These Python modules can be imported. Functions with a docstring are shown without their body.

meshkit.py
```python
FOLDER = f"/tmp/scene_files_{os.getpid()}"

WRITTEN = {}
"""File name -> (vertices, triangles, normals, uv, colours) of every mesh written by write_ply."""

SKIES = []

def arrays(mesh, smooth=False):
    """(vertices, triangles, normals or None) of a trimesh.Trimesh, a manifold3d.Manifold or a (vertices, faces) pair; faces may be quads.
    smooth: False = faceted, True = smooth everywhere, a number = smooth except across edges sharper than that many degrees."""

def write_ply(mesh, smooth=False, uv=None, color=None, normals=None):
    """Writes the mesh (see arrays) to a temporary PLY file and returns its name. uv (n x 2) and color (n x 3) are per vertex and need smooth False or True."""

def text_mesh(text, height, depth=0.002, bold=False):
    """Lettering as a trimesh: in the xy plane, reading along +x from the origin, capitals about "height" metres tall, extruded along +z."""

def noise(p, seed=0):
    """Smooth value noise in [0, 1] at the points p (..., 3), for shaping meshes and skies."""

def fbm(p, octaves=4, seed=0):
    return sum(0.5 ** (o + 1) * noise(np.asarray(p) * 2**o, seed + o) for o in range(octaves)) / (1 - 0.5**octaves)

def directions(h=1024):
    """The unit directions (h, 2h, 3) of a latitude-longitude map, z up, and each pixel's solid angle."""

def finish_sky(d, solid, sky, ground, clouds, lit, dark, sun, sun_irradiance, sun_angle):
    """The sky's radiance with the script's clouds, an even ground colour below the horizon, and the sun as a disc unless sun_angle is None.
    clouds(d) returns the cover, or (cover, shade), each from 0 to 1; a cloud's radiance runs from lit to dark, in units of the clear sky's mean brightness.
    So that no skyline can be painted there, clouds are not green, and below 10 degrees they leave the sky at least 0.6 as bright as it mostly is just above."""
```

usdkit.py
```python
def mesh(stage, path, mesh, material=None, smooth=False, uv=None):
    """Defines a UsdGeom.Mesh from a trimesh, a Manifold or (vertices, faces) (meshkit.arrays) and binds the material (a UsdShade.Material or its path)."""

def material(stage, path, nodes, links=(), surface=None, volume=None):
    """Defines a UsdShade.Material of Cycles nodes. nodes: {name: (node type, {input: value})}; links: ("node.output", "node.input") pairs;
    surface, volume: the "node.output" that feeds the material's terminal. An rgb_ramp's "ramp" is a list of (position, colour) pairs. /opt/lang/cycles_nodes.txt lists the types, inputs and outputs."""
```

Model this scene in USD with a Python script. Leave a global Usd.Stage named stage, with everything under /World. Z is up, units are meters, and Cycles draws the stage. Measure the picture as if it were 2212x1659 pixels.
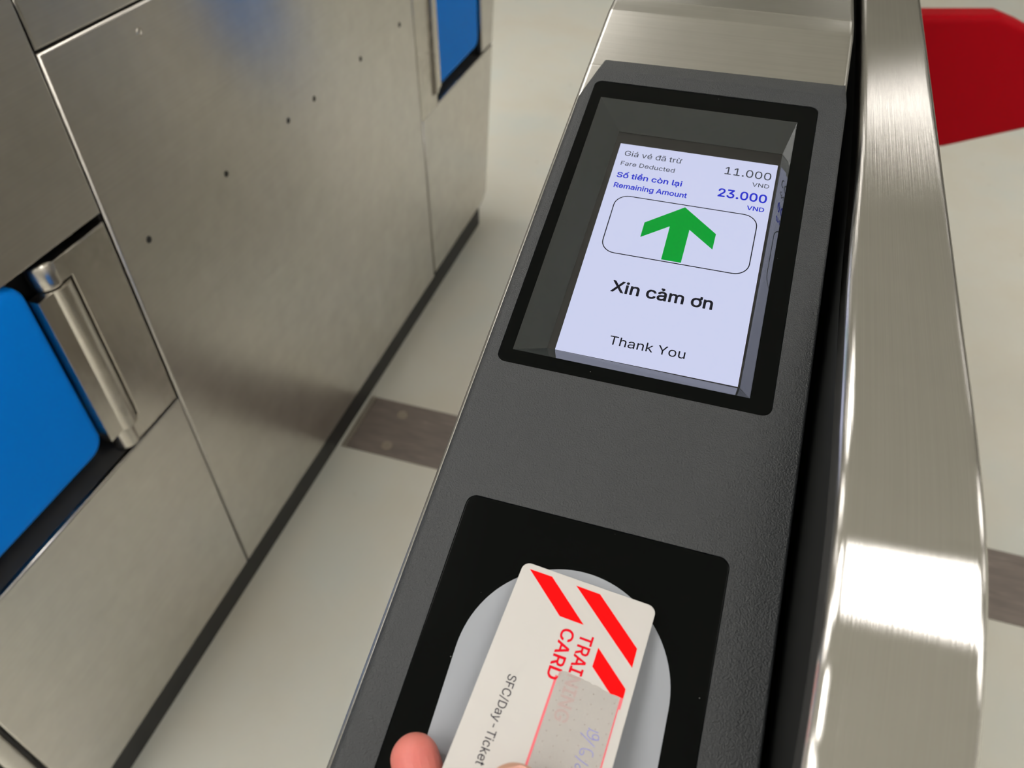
import math, random
import numpy as np, trimesh, manifold3d, usdkit, meshkit
from scipy.interpolate import CubicSpline, PchipInterpolator
from shapely.geometry import Polygon, LineString, box as sbox
from pxr import Usd, UsdGeom, UsdLux, UsdShade, Gf, Sdf, Vt

stage = Usd.Stage.CreateInMemory()
UsdGeom.SetStageUpAxis(stage, "Z")
UsdGeom.SetStageMetersPerUnit(stage, 1.0)
UsdGeom.Xform.Define(stage, "/World")
UsdGeom.Scope.Define(stage, "/World/Looks")
rng = random.Random(7)

# ------------------------------------------------------------------ camera
CAM_H = 1.25
right = np.array([0.953827961, 0.300352853, 0.000620043])
down = np.array([0.208006428, -0.659072201, -0.722742804])
fwd = np.array([-0.216669210, 0.689501268, -0.691116817])
cam = UsdGeom.Camera.Define(stage, "/World/camera")
mt = np.eye(4)
mt[0, :3], mt[1, :3], mt[2, :3], mt[3, :3] = right, -down, -fwd, (0, 0, CAM_H)
cam.AddTransformOp().Set(Gf.Matrix4d(*mt.ravel().tolist()))
cam.CreateHorizontalApertureAttr(36.0)
cam.CreateVerticalApertureAttr(36.0 * 1659 / 2212)
cam.CreateFocalLengthAttr(36.0 * 1667.19 / 2212)
cam.CreateFStopAttr(11.0)
cam.CreateFocusDistanceAttr(0.37)
cam.CreateClippingRangeAttr(Gf.Vec2f(0.01, 1000))
EXPOSURE = 0.0
cam.CreateExposureAttr(EXPOSURE)
LAMP = 9.2                       # radiance of the ceiling panels
LAMP_COL = (1.0, 0.955, 0.89)
CEIL_Z = 3.0
LIGHT_AT = [(1.1 + 2.45 * i, 0.2 + 4.15 * j) for i in range(-3, 3) for j in (-1, 0, 1, 2)]
LIGHT_AT += [(1.1 + 2.45 * i, 2.28 + 4.15 * j) for i in (-3, -2, -1, 1, 2) for j in (-1, 0, 1)]
LIGHT_AT += [(-1.35, -0.95)]

# ------------------------------------------------------------------ materials
L = "/World/Looks/"
_m = {}


def mat(name, nodes, links, surface="p.BSDF"):
    _m[name] = usdkit.material(stage, L + name, nodes, links, surface=surface)
    return _m[name]


def plain(name, col, rough=0.5, **kw):
    return mat(name, {"p": ("principled_bsdf", {"base_color": col, "roughness": rough, **kw})}, [])


def brushed(name, col, scale, rough=0.3, gloss=False, bump=0.12, var=0.10, rot=(0, 0, 0), blur=(0, 0, 1), aniso=0.75):
    """Brushed stainless steel: fine streaks stretched along the grain, soft smudges."""
    return mat(name, {
        "g": ("geometry", {}),
        "m": ("mapping", {"scale": scale, "rotation": rot}),
        "n": ("noise_texture", {"scale": 1.0, "detail": 3.0, "roughness": 0.6}),
        "s": ("noise_texture", {"scale": 7.0, "detail": 4.0, "roughness": 0.6}),
        "r": ("map_range", {"from_min": 0.3, "from_max": 0.7, "to_min": rough - var / 2, "to_max": rough + var / 2}),
        "c": ("rgb_ramp", {"ramp": [(0.25, tuple(0.94 * x for x in col)), (0.75, tuple(min(1, 1.03 * x) for x in col))]}),
        "b": ("bump", {"strength": bump, "distance": 0.0006}),
        "t": ("combine_xyz", dict(zip("xyz", map(float, blur)))),
        "p": ("principled_bsdf", {"metallic": 1.0, "anisotropic": aniso}),
    } | ({"p": ("glossy_bsdf", {"distribution": "beckmann", "anisotropy": aniso})} if gloss else {}), [("t.vector", "p.tangent"), ("g.position", "m.vector"), ("m.vector", "n.vector"), ("g.position", "s.vector"), ("s.fac", "r.value"), ("r.result", "p.roughness"),
        ("n.fac", "c.fac"), ("c.color", "p.color" if gloss else "p.base_color"), ("n.fac", "b.height"), ("b.normal", "p.normal")])


steel_side = brushed("brushed_steel_side", (0.695, 0.672, 0.635), (40, 5, 700), rough=0.27, bump=0.02, var=0.025, blur=(0, 0, 1))
steel_top = brushed("brushed_steel_top", (0.55, 0.54, 0.51), (6, 500, 500), rough=0.25, bump=0.05, var=0.04, blur=(1, 0, 0), aniso=0.5)
steel_rail = brushed("brushed_steel_rail", (0.68, 0.665, 0.645), (1500, 8, 8), rough=0.205, gloss=True, bump=0.20, var=0.02, blur=(1, 0, 0), aniso=-0.62)
steel_post = brushed("brushed_steel_post", (0.62, 0.59, 0.54), (500, 500, 8), rough=0.24, bump=0.05, blur=(0, 1, 0), aniso=0.4)
steel_plain = plain("polished_steel", (0.66, 0.63, 0.58), 0.22, metallic=1.0)
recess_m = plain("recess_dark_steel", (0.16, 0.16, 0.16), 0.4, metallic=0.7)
core_m = plain("cabinet_core_dark", (0.02, 0.02, 0.02), 0.6)
plinth_m = plain("plinth_charcoal", (0.024, 0.024, 0.025), 0.5)
screw_m = plain("screw_black", (0.012, 0.012, 0.012), 0.5)
blue_m = mat("blue_flap_foam", {"g": ("geometry", {}), "n": ("noise_texture", {"scale": 500.0}), "b": ("bump", {"strength": 0.1, "distance": 0.0005}),
                                "p": ("principled_bsdf", {"base_color": (0.0002, 0.25, 0.92), "roughness": 0.5, "specular_ior_level": 0.08})},
             [("g.position", "n.vector"), ("n.fac", "b.height"), ("b.normal", "p.normal")])
red_m = plain("red_flap_foam", (0.36, 0.0003, 0.006), 0.5, specular_ior_level=0.06)
housing_m = mat("housing_textured_plastic", {
    "g": ("geometry", {}), "n": ("noise_texture", {"scale": 1300.0, "detail": 2.0}), "b": ("bump", {"strength": 0.8, "distance": 0.0006}),
    "p": ("principled_bsdf", {"base_color": (0.0145, 0.0178, 0.0215), "roughness": 0.55, "specular_ior_level": 0.6})},
    [("g.position", "n.vector"), ("n.fac", "b.height"), ("b.normal", "p.normal")])
black_m = mat("black_gloss_print", {
    "g": ("geometry", {}), "v": ("voronoi_texture", {"scale": 170.0, "randomness": 1.0}), "k": ("math", {"math_type": "less_than", "value2": 0.045}),
    "w": ("noise_texture", {"scale": 45.0}), "w2": ("math", {"math_type": "greater_than", "value2": 0.60}), "kk": ("math", {"math_type": "multiply"}),
    "c": ("mix_color", {"a": (0.0015, 0.0020, 0.0020), "b": (0.10, 0.10, 0.10)}),
    "p": ("principled_bsdf", {"roughness": 0.12, "specular_ior_level": 0.11})},
    [("g.position", "v.vector"), ("v.distance", "k.value1"), ("g.position", "w.vector"), ("w.fac", "w2.value1"), ("k.value", "kk.value1"), ("w2.value", "kk.value2"),
     ("kk.value", "c.fac"), ("c.result", "p.base_color")])
guard_m = plain("guard_black_plastic", (0.010, 0.011, 0.011), 0.5, specular_ior_level=0.3)
seal_m = plain("seal_black_rubber", (0.003, 0.003, 0.003), 0.8, specular_ior_level=0.1)
wall_gloss_m = plain("screen_recess_gloss", (0.020, 0.0235, 0.025), 0.03, specular_ior_level=0.9)
lcd_frame_m = plain("display_frame_black", (0.012, 0.011, 0.011), 0.3)
pad_m = plain("antenna_pad_grey", (0.285, 0.305, 0.34), 0.45)
pane_m = mat("cover_pane", {"t": ("transparent_bsdf", {"color": (0.97, 0.98, 0.98)}), "g": ("glossy_bsdf", {"roughness": 0.05, "color": (0.5, 0.5, 0.5)}), "lw": ("layer_weight", {"blend": 0.5}), "pw": ("math", {"math_type": "power", "value2": 4.0}), "f": ("math", {"math_type": "multiply_add", "value2": 0.25, "value3": 0.018}), "x": ("mix_closure", {})},
             [("lw.facing", "pw.value1"), ("pw.value", "f.value1"), ("f.value", "x.fac"), ("t.BSDF", "x.closure1"), ("g.BSDF", "x.closure2")], surface="x.closure")


def glow(name, col, k=1.0):
    return mat(name, {"e": ("emission", {"color": col, "strength": k})}, [], surface="e.emission")


screen_m = glow("screen_glow", (0.665, 0.685, 0.92))
scr_black = glow("screen_text_black", (0.012, 0.012, 0.018))
scr_grey = glow("screen_text_grey", (0.045, 0.05, 0.06))
scr_blue = glow("screen_text_blue", (0.025, 0.035, 0.62))
scr_green = glow("screen_arrow_green", (0.002, 0.36, 0.035))
card_m = plain("card_white_plastic", (0.50, 0.487, 0.475), 0.4)
red_print = plain("card_print_red", (0.88, 0.001, 0.002), 0.5, specular_ior_level=0.08)
red_text = plain("card_text_red", (0.62, 0.002, 0.014), 0.5, specular_ior_level=0.1)
pink_print = plain("card_print_pink", (0.70, 0.13, 0.16), 0.5)
ink_dark = plain("card_text_dark", (0.010, 0.008, 0.020), 0.5, specular_ior_level=0.1)
pen_m = plain("pen_ink_blue", (0.20, 0.21, 0.58), 0.5)
dot_m = plain("tape_dots_brown", (0.30, 0.22, 0.19), 0.6)
tape_m = mat("paper_tape", {"t": ("transparent_bsdf", {"color": (0.97, 0.96, 0.95)}), "d": ("principled_bsdf", {"base_color": (0.56, 0.545, 0.53), "roughness": 0.55}), "x": ("mix_closure", {"fac": 0.42})},
             [("t.BSDF", "x.closure1"), ("d.BSDF", "x.closure2")], surface="x.closure")
nail_m = plain("finger_nail", (0.62, 0.33, 0.27), 0.3)
sleeve_m = plain("sleeve_dark_cotton", (0.03, 0.032, 0.04), 0.9)
plug_m = plain("cover_plug_worn", (0.30, 0.26, 0.21), 0.4, metallic=0.5)
edge_m = plain("cover_edge_strip", (0.42, 0.38, 0.32), 0.4, metallic=0.6)
wall_m = plain("hall_wall_paint", (0.82, 0.81, 0.79), 0.7)
ceil_m = plain("hall_ceiling_paint", (0.70, 0.69, 0.67), 0.8)
lamp_m = glow("lamp_diffuser", LAMP_COL, LAMP)
lampframe_m = plain("lamp_frame_white", (0.7, 0.7, 0.7), 0.4)
floor_m = mat("floor_polished_cream", {
    "g": ("geometry", {}),
    "n": ("noise_texture", {"scale": 3.2, "detail": 4.0, "roughness": 0.55}),
    "c": ("rgb_ramp", {"ramp": [(0.30, (0.60, 0.63, 0.59)), (0.5, (0.64, 0.635, 0.57)), (0.7, (0.63, 0.605, 0.52))]}),
    "v": ("voronoi_texture", {"scale": 11.0}), "k": ("map_range", {"from_min": 0.05, "from_max": 0.09, "to_min": 0.55, "to_max": 0.0, "clamp": True}),
    "v2": ("noise_texture", {"scale": 5.0}), "k2": ("map_range", {"from_min": 0.45, "from_max": 0.6, "clamp": True}), "kk": ("math", {"math_type": "multiply"}),
    "x": ("mix_color", {"b": (0.32, 0.29, 0.22)}),
    "p": ("principled_bsdf", {"roughness": 0.26, "specular_ior_level": 0.5})},
    [("g.position", "n.vector"), ("n.fac", "c.fac"), ("g.position", "v.vector"), ("v.distance", "k.value"), ("g.position", "v2.vector"), ("v2.fac", "k2.value"),
     ("k.result", "kk.value1"), ("k2.result", "kk.value2"), ("kk.value", "x.fac"), ("c.color", "x.a"), ("x.result", "p.base_color")])
strip_m = mat("floor_cover_dark", {
    "g": ("geometry", {}), "m": ("mapping", {"scale": (3, 22, 3)}), "n": ("noise_texture", {"scale": 4.0, "detail": 5.0, "roughness": 0.65, "distortion": 0.6}),
    "c": ("rgb_ramp", {"ramp": [(0.35, (0.150, 0.125, 0.112)), (0.62, (0.205, 0.172, 0.152)), (0.75, (0.30, 0.26, 0.23))]}),
    "p": ("principled_bsdf", {"roughness": 0.42})},
    [("g.position", "m.vector"), ("m.vector", "n.vector"), ("n.fac", "c.fac"), ("c.color", "p.base_color")])

# ------------------------------------------------------------------ helpers
_used = {}


def numbered(parent, name):
    k = (parent, name)
    _used[k] = _used.get(k, -1) + 1
    return f"{parent}/{name}" + (f"_{_used[k]:03d}" if _used[k] else "")


def tag(prim, label=None, cat=None, group=None, kind=None):
    p = prim.GetPrim() if hasattr(prim, "GetPrim") else prim
    for k, v in (("label", label), ("category", cat), ("group", group), ("kind", kind)):
        if v:
            p.SetCustomDataByKey(k, v)
    return p


def thing(name, label, cat, group=None):
    path = numbered("/World", name)
    x = UsdGeom.Xform.Define(stage, path)
    tag(x, label, cat, group)
    return path


def obj(name, m, material, parent="/World", smooth=30, **tags):
    path = numbered(parent, name)
    usdkit.mesh(stage, path, m, material, smooth=smooth)
    if tags:
        tag(stage.GetPrimAtPath(path), **tags)
    return path


def tm(m):
    if hasattr(m, "to_mesh"):
        q = m.to_mesh()
        return trimesh.Trimesh(q.vert_properties[:, :3], q.tri_verts, process=False)
    return m


def mani(m):
    m = tm(m)
    m = trimesh.Trimesh(np.asarray(m.vertices), np.asarray(m.faces), process=True)
    return manifold3d.Manifold(manifold3d.Mesh(m.vertices.astype(np.float32), m.faces.astype(np.uint32)))


def hull(pts):
    return tm(manifold3d.Manifold.hull_points(np.asarray(pts, np.float64)))


def ball(c, r, n=10):
    """Points of a small sphere."""
    c = np.asarray(c, float)
    th = np.linspace(0, np.pi, n // 2 + 1)
    ph = np.linspace(0, 2 * np.pi, n, endpoint=False)
    t, p = np.meshgrid(th, ph, indexing="ij")
    return (c + r * np.stack([np.sin(t) * np.cos(p), np.sin(t) * np.sin(p), np.cos(t)], -1).reshape(-1, 3))


def rbox(lo, hi, r, n=12):
    lo, hi = np.array(lo, float), np.array(hi, float)
    r = min(r, *(0.499 * (hi - lo)))
    return hull(np.vstack([ball([(lo, hi)[i][0] + (r, -r)[i], (lo, hi)[j][1] + (r, -r)[j], (lo, hi)[k][2] + (r, -r)[k]], r, n) for i in (0, 1) for j in (0, 1) for k in (0, 1)]))


def slab(poly, t, r, steps=5):
    """A convex outline (shapely, plane p-q) as a plate from depth -t to 0 with the front edges rounded by r: vertices (p, q, depth)."""
    pts = []
    for a in np.linspace(0, math.pi / 2, steps):
        ring = np.array((poly.buffer(-r * (1 - math.cos(a)), join_style=2, mitre_limit=4) if a > 0 else poly).exterior.coords)[:-1]
        pts.append(np.c_[ring, np.full(len(ring), -r + r * math.sin(a))])
    ring = np.array(poly.exterior.coords)[:-1]
    pts.append(np.c_[ring, np.full(len(ring), -t)])
    return hull(np.vstack(pts))


def extrude(poly, h, z0=0.0):
    gs = [g for g in getattr(poly, "geoms", [poly]) if g.area > 0]
    m = trimesh.util.concatenate([trimesh.creation.extrude_polygon(g, h, engine="earcut") for g in gs])
    m.apply_translation((0, 0, z0))
    return m


def rrect(x0, y0, x1, y1, r, q=8):
    return sbox(x0 + r, y0 + r, x1 - r, y1 - r).buffer(r, quad_segs=q)


def lathe(profile, sections=24):
    return trimesh.creation.revolve(np.array(profile, float), sections=sections)


def apply(m, fn):
    m = tm(m).copy()
    v = fn(np.asarray(m.vertices))
    out = trimesh.Trimesh(v, m.faces, process=False)
    a = np.asarray(m.vertices)[:1]
    e = np.eye(3) * 1e-3
    J = np.stack([fn(a + e[i:i + 1])[0] - fn(a)[0] for i in range(3)])
    if np.linalg.det(J) < 0:
        out.invert()
    return out


def text(s, x0, x1, y, h, bold=False, depth=0.00006):
    """One line of lettering from x0 to x1 on the baseline y, capitals h tall."""
    m = meshkit.text_mesh(s, h, depth, bold)
    b = m.bounds
    sx = (x1 - x0) / (b[1][0] - b[0][0])
    v = np.asarray(m.vertices).copy()
    v[:, 0] = (v[:, 0] - b[0][0]) * sx + x0
    v[:, 1] += y
    return trimesh.Trimesh(v, m.faces, process=False)


# ------------------------------------------------------------------ the setting
X0, X1, Y0, Y1 = -9.0, 9.0, -7.0, 14.0
fl = extrude(sbox(X0, Y0, X1, Y1), 0.2, -0.2)
floor = obj("floor", fl, floor_m, smooth=False, kind="structure")
obj("ceiling", extrude(sbox(X0, Y0, X1, Y1), 0.2, CEIL_Z), ceil_m, smooth=False, kind="structure")
for nm, b in (("wall_left", sbox(X0 - .2, Y0, X0, Y1)), ("wall_right", sbox(X1, Y0, X1 + .2, Y1)), ("wall_back", sbox(X0, Y1, X1, Y1 + .2)), ("wall_front", sbox(X0, Y0 - .2, X1, Y0))):
    obj(nm, extrude(b, CEIL_Z), wall_m, smooth=False, kind="structure")


def cover_plate(x0, x1, y0, y1, plugs, edge=True):
    c = obj("cover_plate", rbox((x0, y0, -0.01), (x1, y1, 0.0025), 0.0012, 8), strip_m, floor, label="dark brown metal cover strip let into the floor across the lane")
    if edge:
        obj("edge_strip", rbox((x0 - 0.012, y0, -0.01), (x0 - 0.0005, y1, 0.003), 0.001, 8), edge_m, c)
    for px, py in plugs:
        m = lathe([(0, 0.0026), (0.009, 0.0026), (0.0105, 0.0036), (0.0118, 0.003), (0.012, 0.0)], 28)
        m.apply_translation((px, py, 0.0))
        obj("plug", m, plug_m, c)


cover_plate(-0.674, -0.12, 0.952, 1.110, [(-0.595, 1.075), (-0.591, 0.980)])
cover_plate(0.12, 0.95, 0.926, 1.086, [(0.86, 0.955), (0.86, 1.05)], edge=False)

for lx, ly in LIGHT_AT:
    if True:
        if ly > 4.0:
            t = thing("ceiling_light", "slim white strip light in the hall ceiling beyond the gates", "ceiling light", "slim strip lights beyond the gates")
        else:
            t = thing("ceiling_light", "wide white panel light in the hall ceiling above the gates", "ceiling light", "wide panel lights above the gates")
        hy = 0.085 if ly > 4.0 else 0.30            # slim fittings farther down the hall
        outer, inner = sbox(lx - .62, ly - hy - .02, lx + .62, ly + hy + .02), sbox(lx - .6, ly - hy, lx + .6, ly + hy)
        obj("frame", extrude(outer.difference(inner), 0.02, CEIL_Z - 0.02), lampframe_m, t, smooth=False)
        obj("diffuser", extrude(inner, 0.008, CEIL_Z - 0.012), lamp_m, t, smooth=False)

# ------------------------------------------------------------------ ticket gates
YM = 1.0635                                  # the cabinets are the same fore and aft of this line


def ypoly(pts, far=False):
    return Polygon([(2 * YM - y if far else y, z) for y, z in pts])


def gate_side(path, xf, s, core_cut=True):
    """The lane face of a gate cabinet: panels, recesses and folded blue flaps. Face plane x = xf, outward along s."""
    def W(v):
        return np.c_[xf + s * v[:, 2], v[:, 0], v[:, 1]]

    G = 0.0018
    # large centre panel with its row of fixing screws
    cp = obj("side_panel", apply(slab(ypoly([(0.607 + G, 0.056), (1.5195, 0.056), (1.5195, 0.955 - G), (0.607 + G, 0.955 - G)]), 0.006, 0.0035), W), steel_side, path,
             label="largest brushed steel side panel with dark screw holes")
    for y, z, bright in ((0.755, 0.927, True), (0.658, 0.705, False), (0.835, 0.705, False), (1.012, 0.706, False), (1.098, 0.706, False), (1.275, 0.707, False), (1.452, 0.709, False)):
        m = lathe([(0, 0.0003), (0.0026, 0.0003), (0.0030, 0.0008), (0.0040, 0.0008), (0.0047, 0.0002), (0.0047, -0.003), (0, -0.003)], 20)
        m.apply_translation((y, z, 0))
        obj("screw", apply(m, W), steel_plain if bright else screw_m, cp)
    obj("side_panel", apply(slab(ypoly([(0.607 + G, 0.955 + G), (1.5195, 0.955 + G), (1.5195, 1.046), (0.607 + G, 1.046)]), 0.006, 0.003), W), steel_side, path)
    # lower corner panels; the far one leans outwards with the cabinet end
    obj("side_panel", apply(slab(ypoly([(0.182, 0.056), (0.607 - 0.0008, 0.056), (0.607 - 0.0008, 0.471), (0.182, 0.471)]), 0.008, 0.003), W), steel_side, path)
    obj("side_panel", apply(slab(Polygon([(1.5280, 0.062), (1.895, 0.062), (1.936, 0.075), (2.017, 0.478), (1.5280, 0.478)]), 0.008, 0.003), W), steel_side, path)
    # upper corner panels beside the readers
    A = [(0.03, 0.790), (0.10, 0.774), (0.607 - G, 0.774), (0.607 - G, 1.040), (0.47, 1.040), (0.015, 0.905)]
    obj("side_panel", apply(slab(ypoly(A), 0.008, 0.003), W), steel_side, path)
    obj("side_panel", apply(slab(ypoly([(y + 0.002 * (y > .5), z) for y, z in A], True), 0.008, 0.003), W), steel_side, path)
    # end strips
    obj("end_strip", apply(slab(Polygon([(0.156, 0.02), (0.1765, 0.02), (0.1765, 0.774), (0.150, 0.774)]), 0.02, 0.008), W), steel_side, path)
    obj("end_strip", apply(slab(Polygon([(1.938, 0.482), (2.018, 0.482), (2.075, 0.770), (1.938, 0.770)]), 0.012, 0.004), W), steel_side, path)
    # recesses
    for far in (False, True):
        sh = 0.0 if not far else -0.004

        def F(v, far=far, sh=sh):
            v = v.copy()
            if far:
                v[:, 0] = 2 * YM - v[:, 0] + sh
            return W(v)
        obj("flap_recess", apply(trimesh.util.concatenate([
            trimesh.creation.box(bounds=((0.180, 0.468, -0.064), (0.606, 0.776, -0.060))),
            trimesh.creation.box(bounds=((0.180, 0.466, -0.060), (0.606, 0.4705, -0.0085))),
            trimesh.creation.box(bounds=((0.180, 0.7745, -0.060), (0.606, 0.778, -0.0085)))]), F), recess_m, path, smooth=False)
        # jamb plate with round-nosed knuckles above and below the hinge sleeve
        j = mani(slab(ypoly([(0.5345, 0.475), (0.6035, 0.475), (0.6035, 0.763), (0.5345, 0.763)]), 0.012, 0.003))
        for z0, z1 in ((0.4765, 0.509), (0.7355, 0.763)):
            k = trimesh.creation.cylinder(radius=0.0165, height=z1 - z0, sections=40)
            k.apply_transform(trimesh.transformations.rotation_matrix(math.pi / 2, (1, 0, 0)))
            k.apply_translation((0.5125, (z0 + z1) / 2, -0.0150))
            j = j + mani(k) + mani(rbox((0.5125, z0, -0.013), (0.54, z1, -0.0002), 0.001, 8))
        obj("hinge_jamb", apply(j, F), steel_post, path)
        sl = trimesh.creation.cylinder(radius=0.0175, height=0.2235, sections=48)
        sl.apply_transform(trimesh.transformations.rotation_matrix(math.pi / 2, (1, 0, 0)))
        sl.apply_translation((0.5155, 0.6223, -0.0095))
        sl = mani(sl) + mani(rbox((0.4795, 0.5105, -0.014), (0.5155, 0.734, 0.0015), 0.0015, 8))
        obj("hinge_sleeve", apply(sl, F), steel_post, path)
        blue = slab(rrect(0.200, 0.505, 0.4775, 0.767, 0.026), 0.032, 0.012)
        bv = np.asarray(blue.vertices).copy()
        bv[:, 2] -= 0.004
        obj("flap", apply(trimesh.Trimesh(bv, blue.faces, process=False), F), blue_m, path, label="folded blue flap with rounded edges")


def gate_body(path, x0, x1, cut, hole=None):
    """Core, plinth and covers of a cabinet from x0 to x1; the core keeps 9 mm behind the side panels and is cut out for the flap recesses."""
    prof = [(0.19, 0.055), (0.16, 0.47), (0.05, 0.86), (0.022, 0.915), (0.463, 1.050), (2 * YM - 0.463, 1.050), (2 * YM - 0.022, 0.915), (2 * YM - 0.05, 0.86), (1.99, 0.47), (1.91, 0.055)]
    c0, c1 = x0 + 0.009, x1 - 0.009
    core = mani(hull([(x, y, z) for x in (c0, c1) for y, z in prof]))
    if hole is not None:
        core = core - mani(hole)
    for b in cut:
        core = core - mani(trimesh.creation.box(bounds=b))
    obj("cabinet_core", core, core_m, path, smooth=False)
    obj("plinth", rbox((x0 + 0.003, 0.152, 0.0), (x1 - 0.003, 1.880, 0.054), 0.003, 8), plinth_m, path, label="black plinth strip along the floor")
    # stainless covers: sloped ends and flat middle, round-edged
    def cover(pts, r=0.0035, depth=0.05):
        p = []
        for y, z in pts:
            for x in (x0 + r, x1 - r):
                p.append(ball((x, y, z - r), r, 12))
        return hull(np.vstack(p))
    sl = 0.30305

    def zt(y):
        return 1.25 - 0.3257 + sl * y          # six millimetres under the reader housing's top

    for far in (False, True):
        f = (lambda y: 2 * YM - y) if far else (lambda y: y)
        sc = mani(cover([(f(0.022), 0.913), (f(0.022), zt(0.022)), (f(0.468), zt(0.468)), (f(0.468), 1.046)]))
        if hole is not None and not far:
            sc = sc - mani(hole)
        obj("sloped_cover", sc, steel_top, path)
        obj("bend_cover", cover([(f(0.4695), 1.046), (f(0.4695), zt(0.4695)), (f(0.521), 1.0815), (f(0.536), 1.0835), (f(0.536), 1.046)]), steel_top, path)
    for far in (False, True):               # steel end plates, bent to the cabinet's outline
        f = (lambda y: 2 * YM - y) if far else (lambda y: y)
        line = ((0.188, 0.057), (0.158, 0.47), (0.048, 0.86), (0.0225, 0.912)) if not far else ((0.215, 0.057), (0.135, 0.47), (0.048, 0.86), (0.0225, 0.912))
        segs = [mani(hull([(x, f(y + d), z) for x in (x0 + 0.012, x1 - 0.012) for y, z in (a, b) for d in (-0.0015, 0.006)])) for a, b in zip(line[:-1], line[1:])]
        obj("end_plate", segs[0] + segs[1] + segs[2], steel_top, path, smooth=False)
    obj("top_cover", cover([(0.5385, 1.0475), (0.5385, 1.0835), (2 * YM - 0.5385, 1.0835), (2 * YM - 0.5385, 1.0475)]), steel_top, path)


gate = thing("ticket_gate", "brushed steel ticket gate with lit screen, card reader and red flap", "ticket gate")
other = thing("ticket_gate", "brushed steel ticket gate with blue flaps across the lane on the left", "ticket gate")

# the gate across the lane
LX = -0.690
gate_body(other, LX - 0.205, LX, [((LX - 0.066, 0.178, 0.465), (LX + 0.01, 0.607, 0.779)), ((LX - 0.066, 1.52, 0.465), (LX + 0.01, 1.948, 0.779))])
gate_side(other, LX, 1)

# the near gate; the frame of its reader: u across, v up the slope, w out of the surface, origin below the camera
TILT, DIST = math.radians(16.862332997523616), 0.306


def panel(v):
    u, vv, w = v[:, 0], v[:, 1], v[:, 2] - DIST
    return np.c_[u, vv * math.cos(TILT) - w * math.sin(TILT), CAM_H + vv * math.sin(TILT) + w * math.cos(TILT)]


NX0, NX1 = -0.0990, 0.0523
gate_body(gate, NX0, NX1, [((NX0 - 0.01, 0.178, 0.465), (NX0 + 0.066, 0.607, 0.779)), ((NX0 - 0.01, 1.52, 0.465), (NX0 + 0.066, 1.948, 0.779))],
          apply(trimesh.creation.box(bounds=((-0.0885, 0.172, -0.05), (0.0385, 0.375, 0.02))), panel))
gate_side(gate, NX0, -1)
obj("outer_panel", hull([(x, y, z) for x in (NX1 - 0.008, NX1 - 0.0005) for y, z in ((0.19, 0.056), (0.13, 0.60), (0.05, 0.90), (0.46, 1.04), (1.66, 1.04), (2.07, 0.90), (1.99, 0.5), (1.93, 0.056))]), steel_side, gate, smooth=False)

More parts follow.
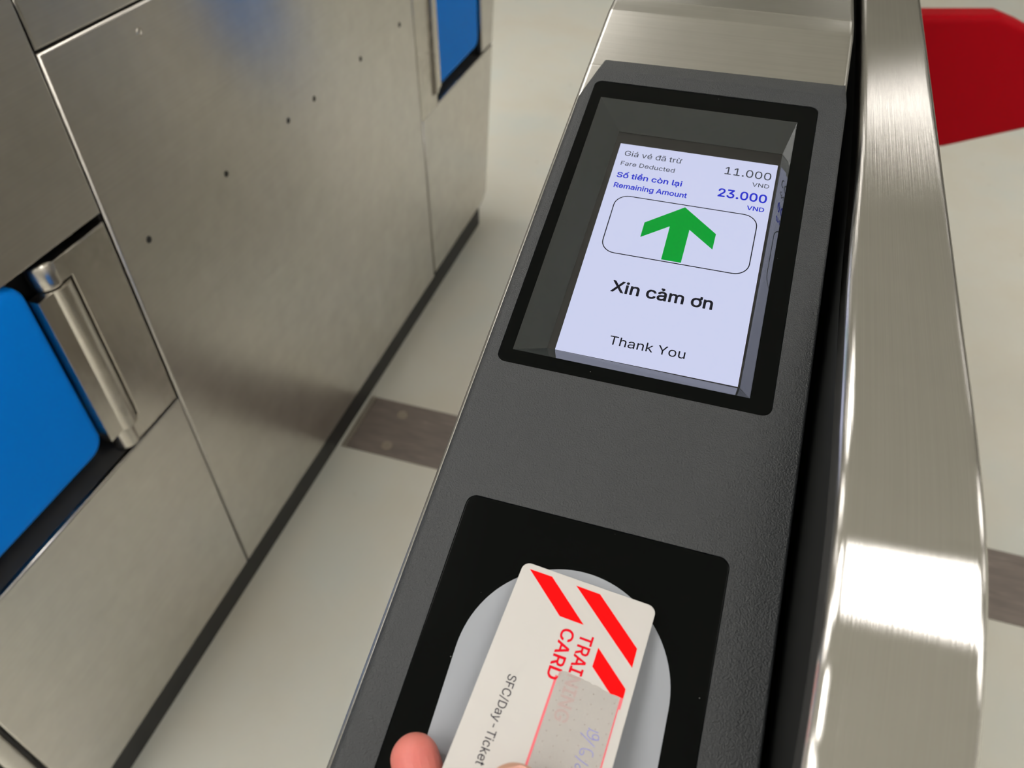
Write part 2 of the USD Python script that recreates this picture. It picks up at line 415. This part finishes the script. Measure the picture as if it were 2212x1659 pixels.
# reader housing
hp = []
for (u, v, r) in ((-0.0963, -0.062, 0.005), (-0.0963, 0.3665, 0.005), (-0.0900, 0.3848, 0.0015), (0.0490, 0.3862, 0.0015), (0.0522, 0.3800, 0.0015), (0.0522, -0.062, 0.0015)):
    uu = u + r if u < 0 else u - r
    hp.append(ball((uu, v - (r if v > 0 else -r), -r), r, 20))
    hp.append(ball((uu - (r - 0.0015 if u < 0 else 0), v - (r if v > 0 else -r), -0.0115), 0.0015, 8))
for (u, v, w) in ((-0.0880, 0.4015, -0.0075), (0.0500, 0.4035, -0.0075), (-0.0880, 0.4015, -0.012), (0.0500, 0.4035, -0.012)):
    hp.append(ball((u, v - 0.0015, w + 0.0), 0.0015, 8))
hs = mani(hull(np.vstack(hp)))
BEZ = rrect(-0.0884, 0.1742, 0.0378, 0.3734, 0.0045)
RDR = rrect(-0.0793, -0.046, 0.0311, 0.1072, 0.0045)
hs = hs - mani(extrude(BEZ, 0.05, -0.0135)) - mani(extrude(RDR, 0.02, -0.0022))
housing = obj("reader_housing", apply(hs, panel), housing_m, gate, label="sloping dark grey textured plastic housing")
OPEN = Polygon([(-0.0834, 0.1820), (0.0270, 0.1814), (0.0286, 0.3600), (-0.0813, 0.3602)])
OPEN = sbox(-0.0822, 0.1818, 0.0277, 0.3600)
bez = extrude(BEZ.buffer(-0.0002).difference(OPEN), 0.0010, -0.0014)
bezel = obj("screen_bezel", apply(bez, panel), black_m, gate, smooth=False, label="glossy black border around the screen")
# funnel walls between the opening and the sunken display
H = -0.0094
base = [(-0.0685, 0.1917), (0.0232, 0.1912), (0.0236, 0.3440), (-0.0676, 0.3440)]
top = [(-0.0822, 0.1818), (0.0277, 0.1818), (0.0277, 0.3600), (-0.0822, 0.3600)]
for i in range(4):
    j = (i + 1) % 4
    e = np.array([top[j][0] - top[i][0], top[j][1] - top[i][1]])
    e = e / np.linalg.norm(e)
    nrm = np.array([e[1], -e[0]]) * 0.0015
    q = [(*top[i], -0.0004), (*top[j], -0.0004), (*base[j], H), (*base[i], H)]
    back = [(p[0] + nrm[0], p[1] + nrm[1], p[2] - 0.0012) for p in q]
    obj("recess_wall", apply(hull(q + back), panel), wall_gloss_m, bezel, smooth=False)
obj("cover_pane", apply(extrude(OPEN.buffer(-0.0002), 0.0006, -0.0010), panel), pane_m, bezel, smooth=False)
SCR = sbox(-0.0646, 0.1919, 0.0224, 0.3348)
obj("display_frame", apply(extrude(sbox(-0.0700, 0.1890, 0.0245, 0.3455), 0.002, H - 0.0022), panel), lcd_frame_m, bezel, smooth=False)
screen = obj("screen", apply(extrude(SCR, 0.0006, H - 0.0004), panel), screen_m, gate, smooth=False, label="lit screen showing fare, balance and a green arrow")
ST = H + 0.0002


def on_screen(m):
    v = np.asarray(m.vertices).copy()
    v[:, 2] += ST
    return apply(trimesh.Trimesh(v, m.faces, process=False), panel)


for s, x0, x1, y, h, b, mm in (
        ("Gi\u00e1 v\u00e9 \u0111\u00e3 tr\u1eeb", -0.0606, -0.0286, 0.3258, 0.0039, False, scr_grey),
        ("Fare Deducted", -0.0611, -0.0311, 0.3183, 0.0031, False, scr_grey),
        ("S\u1ed1 ti\u1ec1n c\u00f2n l\u1ea1i", -0.0613, -0.0253, 0.3090, 0.0037, True, scr_blue),
        ("Remaining Amount", -0.0612, -0.0213, 0.3013, 0.0034, True, scr_blue),
        ("11.000", -0.0046, 0.0200, 0.3229, 0.0054, False, scr_grey),
        ("VND", 0.0110, 0.0198, 0.3169, 0.0028, False, scr_grey),
        ("23.000", -0.0056, 0.0199, 0.3062, 0.0057, True, scr_blue),
        ("VND", 0.0106, 0.0195, 0.2998, 0.0028, True, scr_blue),
        ("Xin c\u1ea3m \u01a1n", -0.0467, 0.0039, 0.2319, 0.0068, True, scr_black),
        ("Thank You", -0.0403, -0.0038, 0.2008, 0.0050, False, scr_black)):
    obj("lettering", on_screen(text(s, x0, x1, y, h, b)), mm, screen, smooth=False)
fr = rrect(-0.0583, 0.2559, 0.0176, 0.2964, 0.0078)
obj("arrow_frame", on_screen(extrude(fr.difference(fr.buffer(-0.00052)), 0.00006)), scr_black, screen, smooth=False)
obj("arrow", on_screen(extrude(Polygon([(-0.0207, 0.2946), (-0.0020, 0.2797), (-0.0021, 0.2692), (-0.0157, 0.2797), (-0.0160, 0.2572), (-0.0261, 0.2572), (-0.0260, 0.2799), (-0.0395, 0.2695), (-0.0394, 0.2797)]), 0.00006)), scr_green, screen, smooth=False)

reader = obj("reader_plate", apply(slab(RDR.buffer(-0.0002), 0.0019, 0.0003), lambda v: panel(v - [0, 0, 0.0002])), black_m, gate, label="black card reader plate with a grey pill-shaped pad")
pill = LineString([(-0.0231, 0.0455), (-0.0231, 0.0150)]).buffer(0.0412, quad_segs=24)
obj("antenna_pad", apply(extrude(pill, 0.0003, -0.0003), panel), pad_m, reader, smooth=False)

# guard rail: gently rising flat bar that bends down towards the front, over a black guard panel
yk = [-0.030, -0.026, -0.012, 0.010, 0.040, 0.0774, 0.1118, 0.1462, 0.1806, 0.2236, 0.2752, 0.344, 0.4128, 0.4816, 0.5848, 0.90, 1.50]
zr = [-0.60, -0.50, -0.405, -0.345, -0.296, -0.2621, -0.2375, -0.2197, -0.2086, -0.2032, -0.2008, -0.1978, -0.1947, -0.1916, -0.1871, -0.1735, -0.1620]
ss = np.r_[0, np.cumsum(np.hypot(np.diff(yk), np.diff(zr)))]
cy, cz = CubicSpline(ss, yk), CubicSpline(ss, zr)
sk = np.r_[np.linspace(ss[0], ss[15], 170), np.linspace(ss[15], ss[16], 8)[1:]]
sec_r = 0.0045


_x0 = PchipInterpolator([-1, 0.14, 0.20, 0.26, 0.30, 0.345, 0.40, 0.46, 0.58, 2.0], [0, 0, 0.0002, 0.0009, 0.0014, 0.0025, 0.0043, 0.0054, 0.0064, 0.0064])


def rail_x0(y):
    return 0.0562 + float(_x0(y))


rings = []
for q in sk:
    y, z = float(cy(q)), float(cz(q)) + CAM_H
    d = np.array([float(cy(q, 1)), float(cz(q, 1))])
    d /= np.linalg.norm(d)
    nn = np.array([-d[1], d[0]])
    a, b = rail_x0(y), 0.1040
    ring = [(a, -0.014)]
    for k in np.linspace(math.pi, math.pi / 2, 9):
        ring.append((a + sec_r + sec_r * math.cos(k), -sec_r + sec_r * math.sin(k)))
    for k in np.linspace(math.pi / 2, 0, 9):
        ring.append((b - sec_r + sec_r * math.cos(k), -sec_r + sec_r * math.sin(k)))
    ring.append((b, -0.014))
    rings.append([(x, y + nn[0] * h, z + nn[1] * h) for x, h in ring])
R = np.array(rings)
n, m = R.shape[:2]
fc = []
for i in range(n - 1):
    for j in range(m):
        a, b, c, d = i * m + j, i * m + (j + 1) % m, (i + 1) * m + (j + 1) % m, (i + 1) * m + j
        fc += [(a, c, b), (a, d, c)]
for j in range(1, m - 1):
    fc += [(0, j, j + 1), ((n - 1) * m, (n - 1) * m + j + 1, (n - 1) * m + j)]
rail = trimesh.Trimesh(R.reshape(-1, 3), fc, process=False)
rail.fix_normals()
obj("guard_rail", rail, steel_rail, gate, smooth=40, label="curved flat brushed steel guard rail")
# guard panel under it
gp = [(float(cy(q)) , float(cz(q)) + CAM_H) for q in sk]
nrm = [(float(cy(q, 1)), float(cz(q, 1))) for q in sk]
topl = [(y + dz / math.hypot(dy, dz) * 0.0046, z - dy / math.hypot(dy, dz) * 0.0046) for (y, z), (dy, dz) in zip(gp, nrm)]
poly = Polygon(topl + [(1.50, 0.10), (topl[0][0], 0.10)])
ge = extrude(poly, 1.0)
ge = apply(ge, lambda v: np.c_[0.0564 + v[:, 2] * (0.1020 - 0.0564), v[:, 0], v[:, 1]])
gv = np.asarray(ge.vertices).copy()
left = gv[:, 0] < 0.07
gv[left, 0] = np.array([rail_x0(y) for y in gv[left, 1]]) + 0.0004
obj("guard_panel", trimesh.Trimesh(gv, ge.faces, process=False), guard_m, gate, smooth=False, label="black guard panel under the steel rail")
sp = Polygon([(0.05, 0.86), (0.465, 0.99), (1.5, 0.99), (1.5, 0.80), (0.05, 0.60)])
obj("seal_strip", apply(extrude(sp, 0.0032), lambda v: np.c_[0.0527 + v[:, 2], v[:, 0], v[:, 1]]), seal_m, gate, smooth=False)

# red flap swung out on the far right
fdir = np.array([0.9538, 0.3003])


def flapmap(v):
    return np.c_[0.105 + fdir[0] * v[:, 0] + fdir[1] * v[:, 2], 1.62 + fdir[1] * v[:, 0] - fdir[0] * v[:, 2], v[:, 1]]


rf = slab(Polygon([(0.03, 0.452), (0.322, 0.488), (0.60, 0.560), (0.60, 0.640), (0.377, 0.736), (0.33, 0.752), (0.03, 0.752)]).buffer(-0.01).buffer(0.01, quad_segs=6), 0.045, 0.014, 7)
rf.apply_translation((0, 0, 0.0))
obj("flap", apply(rf, flapmap), red_m, gate, label="red padded flap swung out on the far side")
hg = trimesh.creation.cylinder(radius=0.018, height=0.30, sections=32)
hg.apply_translation((0.118, 1.63, 0.60))
obj("hinge_post", hg, steel_post, gate)

# ------------------------------------------------------------------ card and hand
CR = np.array([[0.9975, 0.0635, 0.0324], [-0.0675, 0.9875, 0.1426], [-0.0230, -0.1444, 0.9892]])
u_, s_, vt_ = np.linalg.svd(CR)
CR = u_ @ vt_
CO = np.array([-0.04716696, 0.08333462, 0.30600000 - 0.30036403])


def oncard(v):
    """(a across, b down the card, c above it), metres."""
    p = np.c_[v[:, 0], -v[:, 1], v[:, 2]] @ CR.T + CO
    return panel(p)


card = thing("transit_card", "white and red training card held over the card reader", "card")
obj("card_body", apply(slab(rrect(0, 0, 0.05398, 0.0856, 0.0033), 0.00080, 0.00015), oncard), card_m, card)


def lift(m, z=0.00004):
    v = np.asarray(m.vertices).copy()
    v[:, 2] += z - v[:, 2].min()
    return apply(trimesh.Trimesh(v, m.faces, process=False), oncard)


for pts in ([(3.16, 2.41), (12.46, 2.36), (29.9, 16.37), (20.34, 16.34)], [(22.47, 2.55), (32.15, 2.65), (51.1, 17.98), (51.2, 25.37)], [(37.57, 22.63), (51.1, 33.46), (51.1, 36.9), (46.3, 36.9), (37.51, 30.01)]):
    obj("stripe", lift(extrude(Polygon([(a / 1000, b / 1000) for a, b in pts]), 0.00004)), red_print, card, smooth=False, label="slanting red stripe")


def card_text(s, b0, b1, a, h, bold, z=0.00004):
    m = text(s, b0, b1, 0.0, h, bold, 0.00004)
    v = np.asarray(m.vertices)
    w = np.c_[a + v[:, 1], v[:, 0], v[:, 2]]
    mm = trimesh.Trimesh(w, m.faces, process=False)
    return lift(mm, z)


obj("lettering", card_text("TRAINING", 0.0196, 0.0522, 0.0301, 0.0048, True), red_text, card, smooth=False, label="red lettering")
obj("lettering", card_text("CARD", 0.0199, 0.0394, 0.0229, 0.0047, True), red_text, card, smooth=False, label="red lettering")
obj("lettering", card_text("SFC/Day-Ticket", 0.0431, 0.0750, 0.00995, 0.0032, False), ink_dark, card, smooth=False, label="dark lettering")
obj("border_line", lift(extrude(sbox(0.0259, 0.0375, 0.0268, 0.0850), 0.00003)), pink_print, card, smooth=False)
obj("border_line", lift(extrude(Polygon([(0.0501, 0.0355), (0.0512, 0.0340), (0.0512, 0.0410), (0.0506, 0.0410), (0.0506, 0.0850), (0.0499, 0.0850)]), 0.00003)), pink_print, card, smooth=False)
# torn strip of paper tape with pinked sides
left_edge = [(26.9 + (0.22 if k % 2 else -0.10), 36.2 + k * 0.62) for k in range(78)]
right_edge = [(49.9 + (0.22 if k % 2 else -0.15), 37.2 + k * 0.75) for k in range(64)]
topline = [(26.9, 35.9), (28.0, 35.2), (29.7, 35.0), (32.2, 35.3), (35.0, 35.3), (36.6, 35.7), (38.3, 35.6), (39.5, 36.2), (41.0, 35.8), (42.3, 36.1), (43.8, 36.6), (45.2, 36.5), (46.1, 37.0), (48.0, 36.8), (49.6, 36.9)]
tp = Polygon([(a / 1000, min(b, 85) / 1000) for a, b in topline + right_edge + left_edge[::-1]]).buffer(0)
tape = obj("paper_tape", lift(extrude(tp, 0.00005), 0.00012), tape_m, card, smooth=False, label="strip of torn translucent paper tape")
dots = []
for i in range(6):
    for j in range(13):
        a, b = 29.0 + i * 3.95 + 0.15 * (j % 2), 38.6 + j * 3.62 + 0.2 * i
        if a < 49 and b < 84:
            c = trimesh.creation.cylinder(radius=0.00017, height=0.00003, sections=8)
            c.apply_translation((a / 1000, b / 1000, 0))
            dots.append(c)
obj("tape_dots", lift(trimesh.util.concatenate(dots), 0.00018), dot_m, tape, smooth=False, kind="stuff")


def pen(strokes):
    out = []
    for st in strokes:
        p = np.array(st) / 1000
        k = np.arange(len(p))
        cs = CubicSpline(k, p) if len(p) > 2 else (lambda q, p=p: p[0] + np.outer(q, p[1] - p[0]))
        line = LineString(cs(np.linspace(0, len(p) - 1, 10 * len(p))))
        out.append(extrude(line.buffer(0.00013, quad_segs=3), 0.00003))
    return trimesh.util.concatenate(out)


obj("handwriting", lift(pen([
    [(42.67, 50.57), (43.76, 50.95), (46.21, 50.95)],
    [(46.85, 53.2), (46.6, 52.1), (45.6, 51.9), (44.7, 52.5), (45.1, 53.4), (46.3, 53.45), (46.9, 53.3), (44.9, 53.75), (43.2, 53.2), (42.63, 51.94), (43.2, 51.27)],
    [(40.48, 53.05), (43.25, 54.39), (46.31, 55.73)],
    [(46.59, 59.12), (46.36, 57.9), (45.11, 57.36), (43.01, 57.57), (42.08, 58.51), (42.45, 59.68), (43.28, 59.36), (43.22, 58.2)],
    [(41.11, 60.77), (43.03, 61.48), (46.02, 62.21)],
    [(43.9, 64.9), (43.6, 63.6), (42.8, 62.9), (42.0, 63.3), (42.3, 64.2)]]), 0.00018), pen_m, tape, smooth=False, label="blue handwriting")


# the hand: one continuous surface from bones, in the panel frame (mm)
def bones(chain):
    out = None
    for (p, r), (q, s) in zip(chain[:-1], chain[1:]):
        h = manifold3d.Manifold.hull_points(np.vstack([ball(p, r, 20), ball(q, s, 20)]))
        out = h if out is None else out + h
    return out


index = [((6, -47, 30), 10.5), ((-33, -26.5, 18.0), 9.0), ((-52.0, -10.5, 10.0), 8.5), ((-63.9, 4.1, 9.2), 8.7)]
thumb = [((46, -108, 44), 15), ((20, -60, 45), 12.5), ((-14.5, -14.5, 33.0), 10.6), ((-25.2, 2.0, 27.4), 10.7)]
middle = [((15, -68, 17), 10.0), ((-21, -92, 8), 9.0), ((-15, -114, 1), 8.2), ((0, -122, 2), 7.6)]
ring_f = [((26, -90, -2), 9.5), ((-9, -108, -12), 8.6), ((-1, -127, -17), 7.9), ((13, -132, -14), 7.3)]
little = [((38, -100, -14), 8.5), ((9, -116, -25), 7.6), ((17, -131, -29), 7.0), ((28, -134, -26), 6.5)]
wrist = ((64, -150, 20), 22)
body = None
for ch in (index, thumb, middle, ring_f, little):
    b = bones(ch)
    body = b if body is None else body + b
palm_pts = [index[0], middle[0], ring_f[0], little[0], ((40, -100, 30), 16), ((52, -122, 8), 17), wrist]
body = body + manifold3d.Manifold.hull_points(np.vstack([ball(p, r, 20) for p, r in palm_pts]))
body = body + bones([wrist, ((78, -190, 12), 24), ((120, -300, -5), 33)])
body = body.refine_to_length(2.6)
hm = tm(body)
hm = trimesh.Trimesh(hm.vertices, hm.faces, process=True)
trimesh.smoothing.filter_taubin(hm, lamb=0.5, nu=0.52, iterations=14)
hm.vertices = hm.vertices / 1000
tipw = panel(np.array([[-0.0630, 0.0020, 0.012]]))[0]
skin_m = mat("skin", {
    "g": ("geometry", {}), "m": ("mapping", {"location": tuple(-tipw / 0.026), "scale": (1 / 0.026,) * 3}), "s": ("gradient_texture", {"gradient_type": "spherical"}),
    "n": ("noise_texture", {"scale": 90.0, "detail": 3.0}), "c": ("rgb_ramp", {"ramp": [(0.3, (0.46, 0.26, 0.175)), (0.7, (0.51, 0.29, 0.205))]}),
    "k": ("map_range", {"from_min": 0.0, "from_max": 0.75, "to_min": 0.0, "to_max": 0.9, "clamp": True}),
    "x": ("mix_color", {"b": (0.56, 0.13, 0.118)}),
    "f": ("noise_texture", {"scale": 900.0, "detail": 2.0}), "b": ("bump", {"strength": 0.12, "distance": 0.0004}),
    "p": ("principled_bsdf", {"roughness": 0.48, "subsurface_weight": 0.15, "subsurface_scale": 0.003, "subsurface_radius": (1.0, 0.35, 0.2)})},
    [("g.position", "m.vector"), ("m.vector", "s.vector"), ("s.fac", "k.value"), ("k.result", "x.fac"), ("g.position", "n.vector"), ("n.fac", "c.fac"), ("c.color", "x.a"),
     ("x.result", "p.base_color"), ("g.position", "f.vector"), ("f.fac", "b.height"), ("b.normal", "p.normal")])
hand = thing("hand", "right hand pinching the card between thumb and fingertip", "hand")
obj("skin", apply(hm, panel), skin_m, hand, smooth=True)
# thumb nail on the upper side of the thumb tip
na, nb = np.array(thumb[3][0], float), np.array(thumb[2][0], float)
ax = (na - nb) / np.linalg.norm(na - nb)
up = np.array([0.15, 0.1, 1.0]); up -= ax * (up @ ax); up /= np.linalg.norm(up)
sd = np.cross(ax, up)
nail = slab(rrect(-6.5, -7.5, 6.5, 6.5, 3.5), 0.8, 0.4)
nv = np.asarray(nail.vertices)
nv = na + ax * nv[:, 1:2] + sd * nv[:, 0:1] + up * (9.3 - 0.035 * nv[:, 0:1] ** 2 + nv[:, 2:3])
obj("nail", apply(trimesh.Trimesh(nv / 1000, nail.faces, process=False), panel), nail_m, hand)
obj("sleeve", apply(hull(np.vstack([ball((86, -212, 8), 31, 24), ball((128, -330, -8), 42, 24)]) / 1000), panel), sleeve_m, hand, smooth=True)
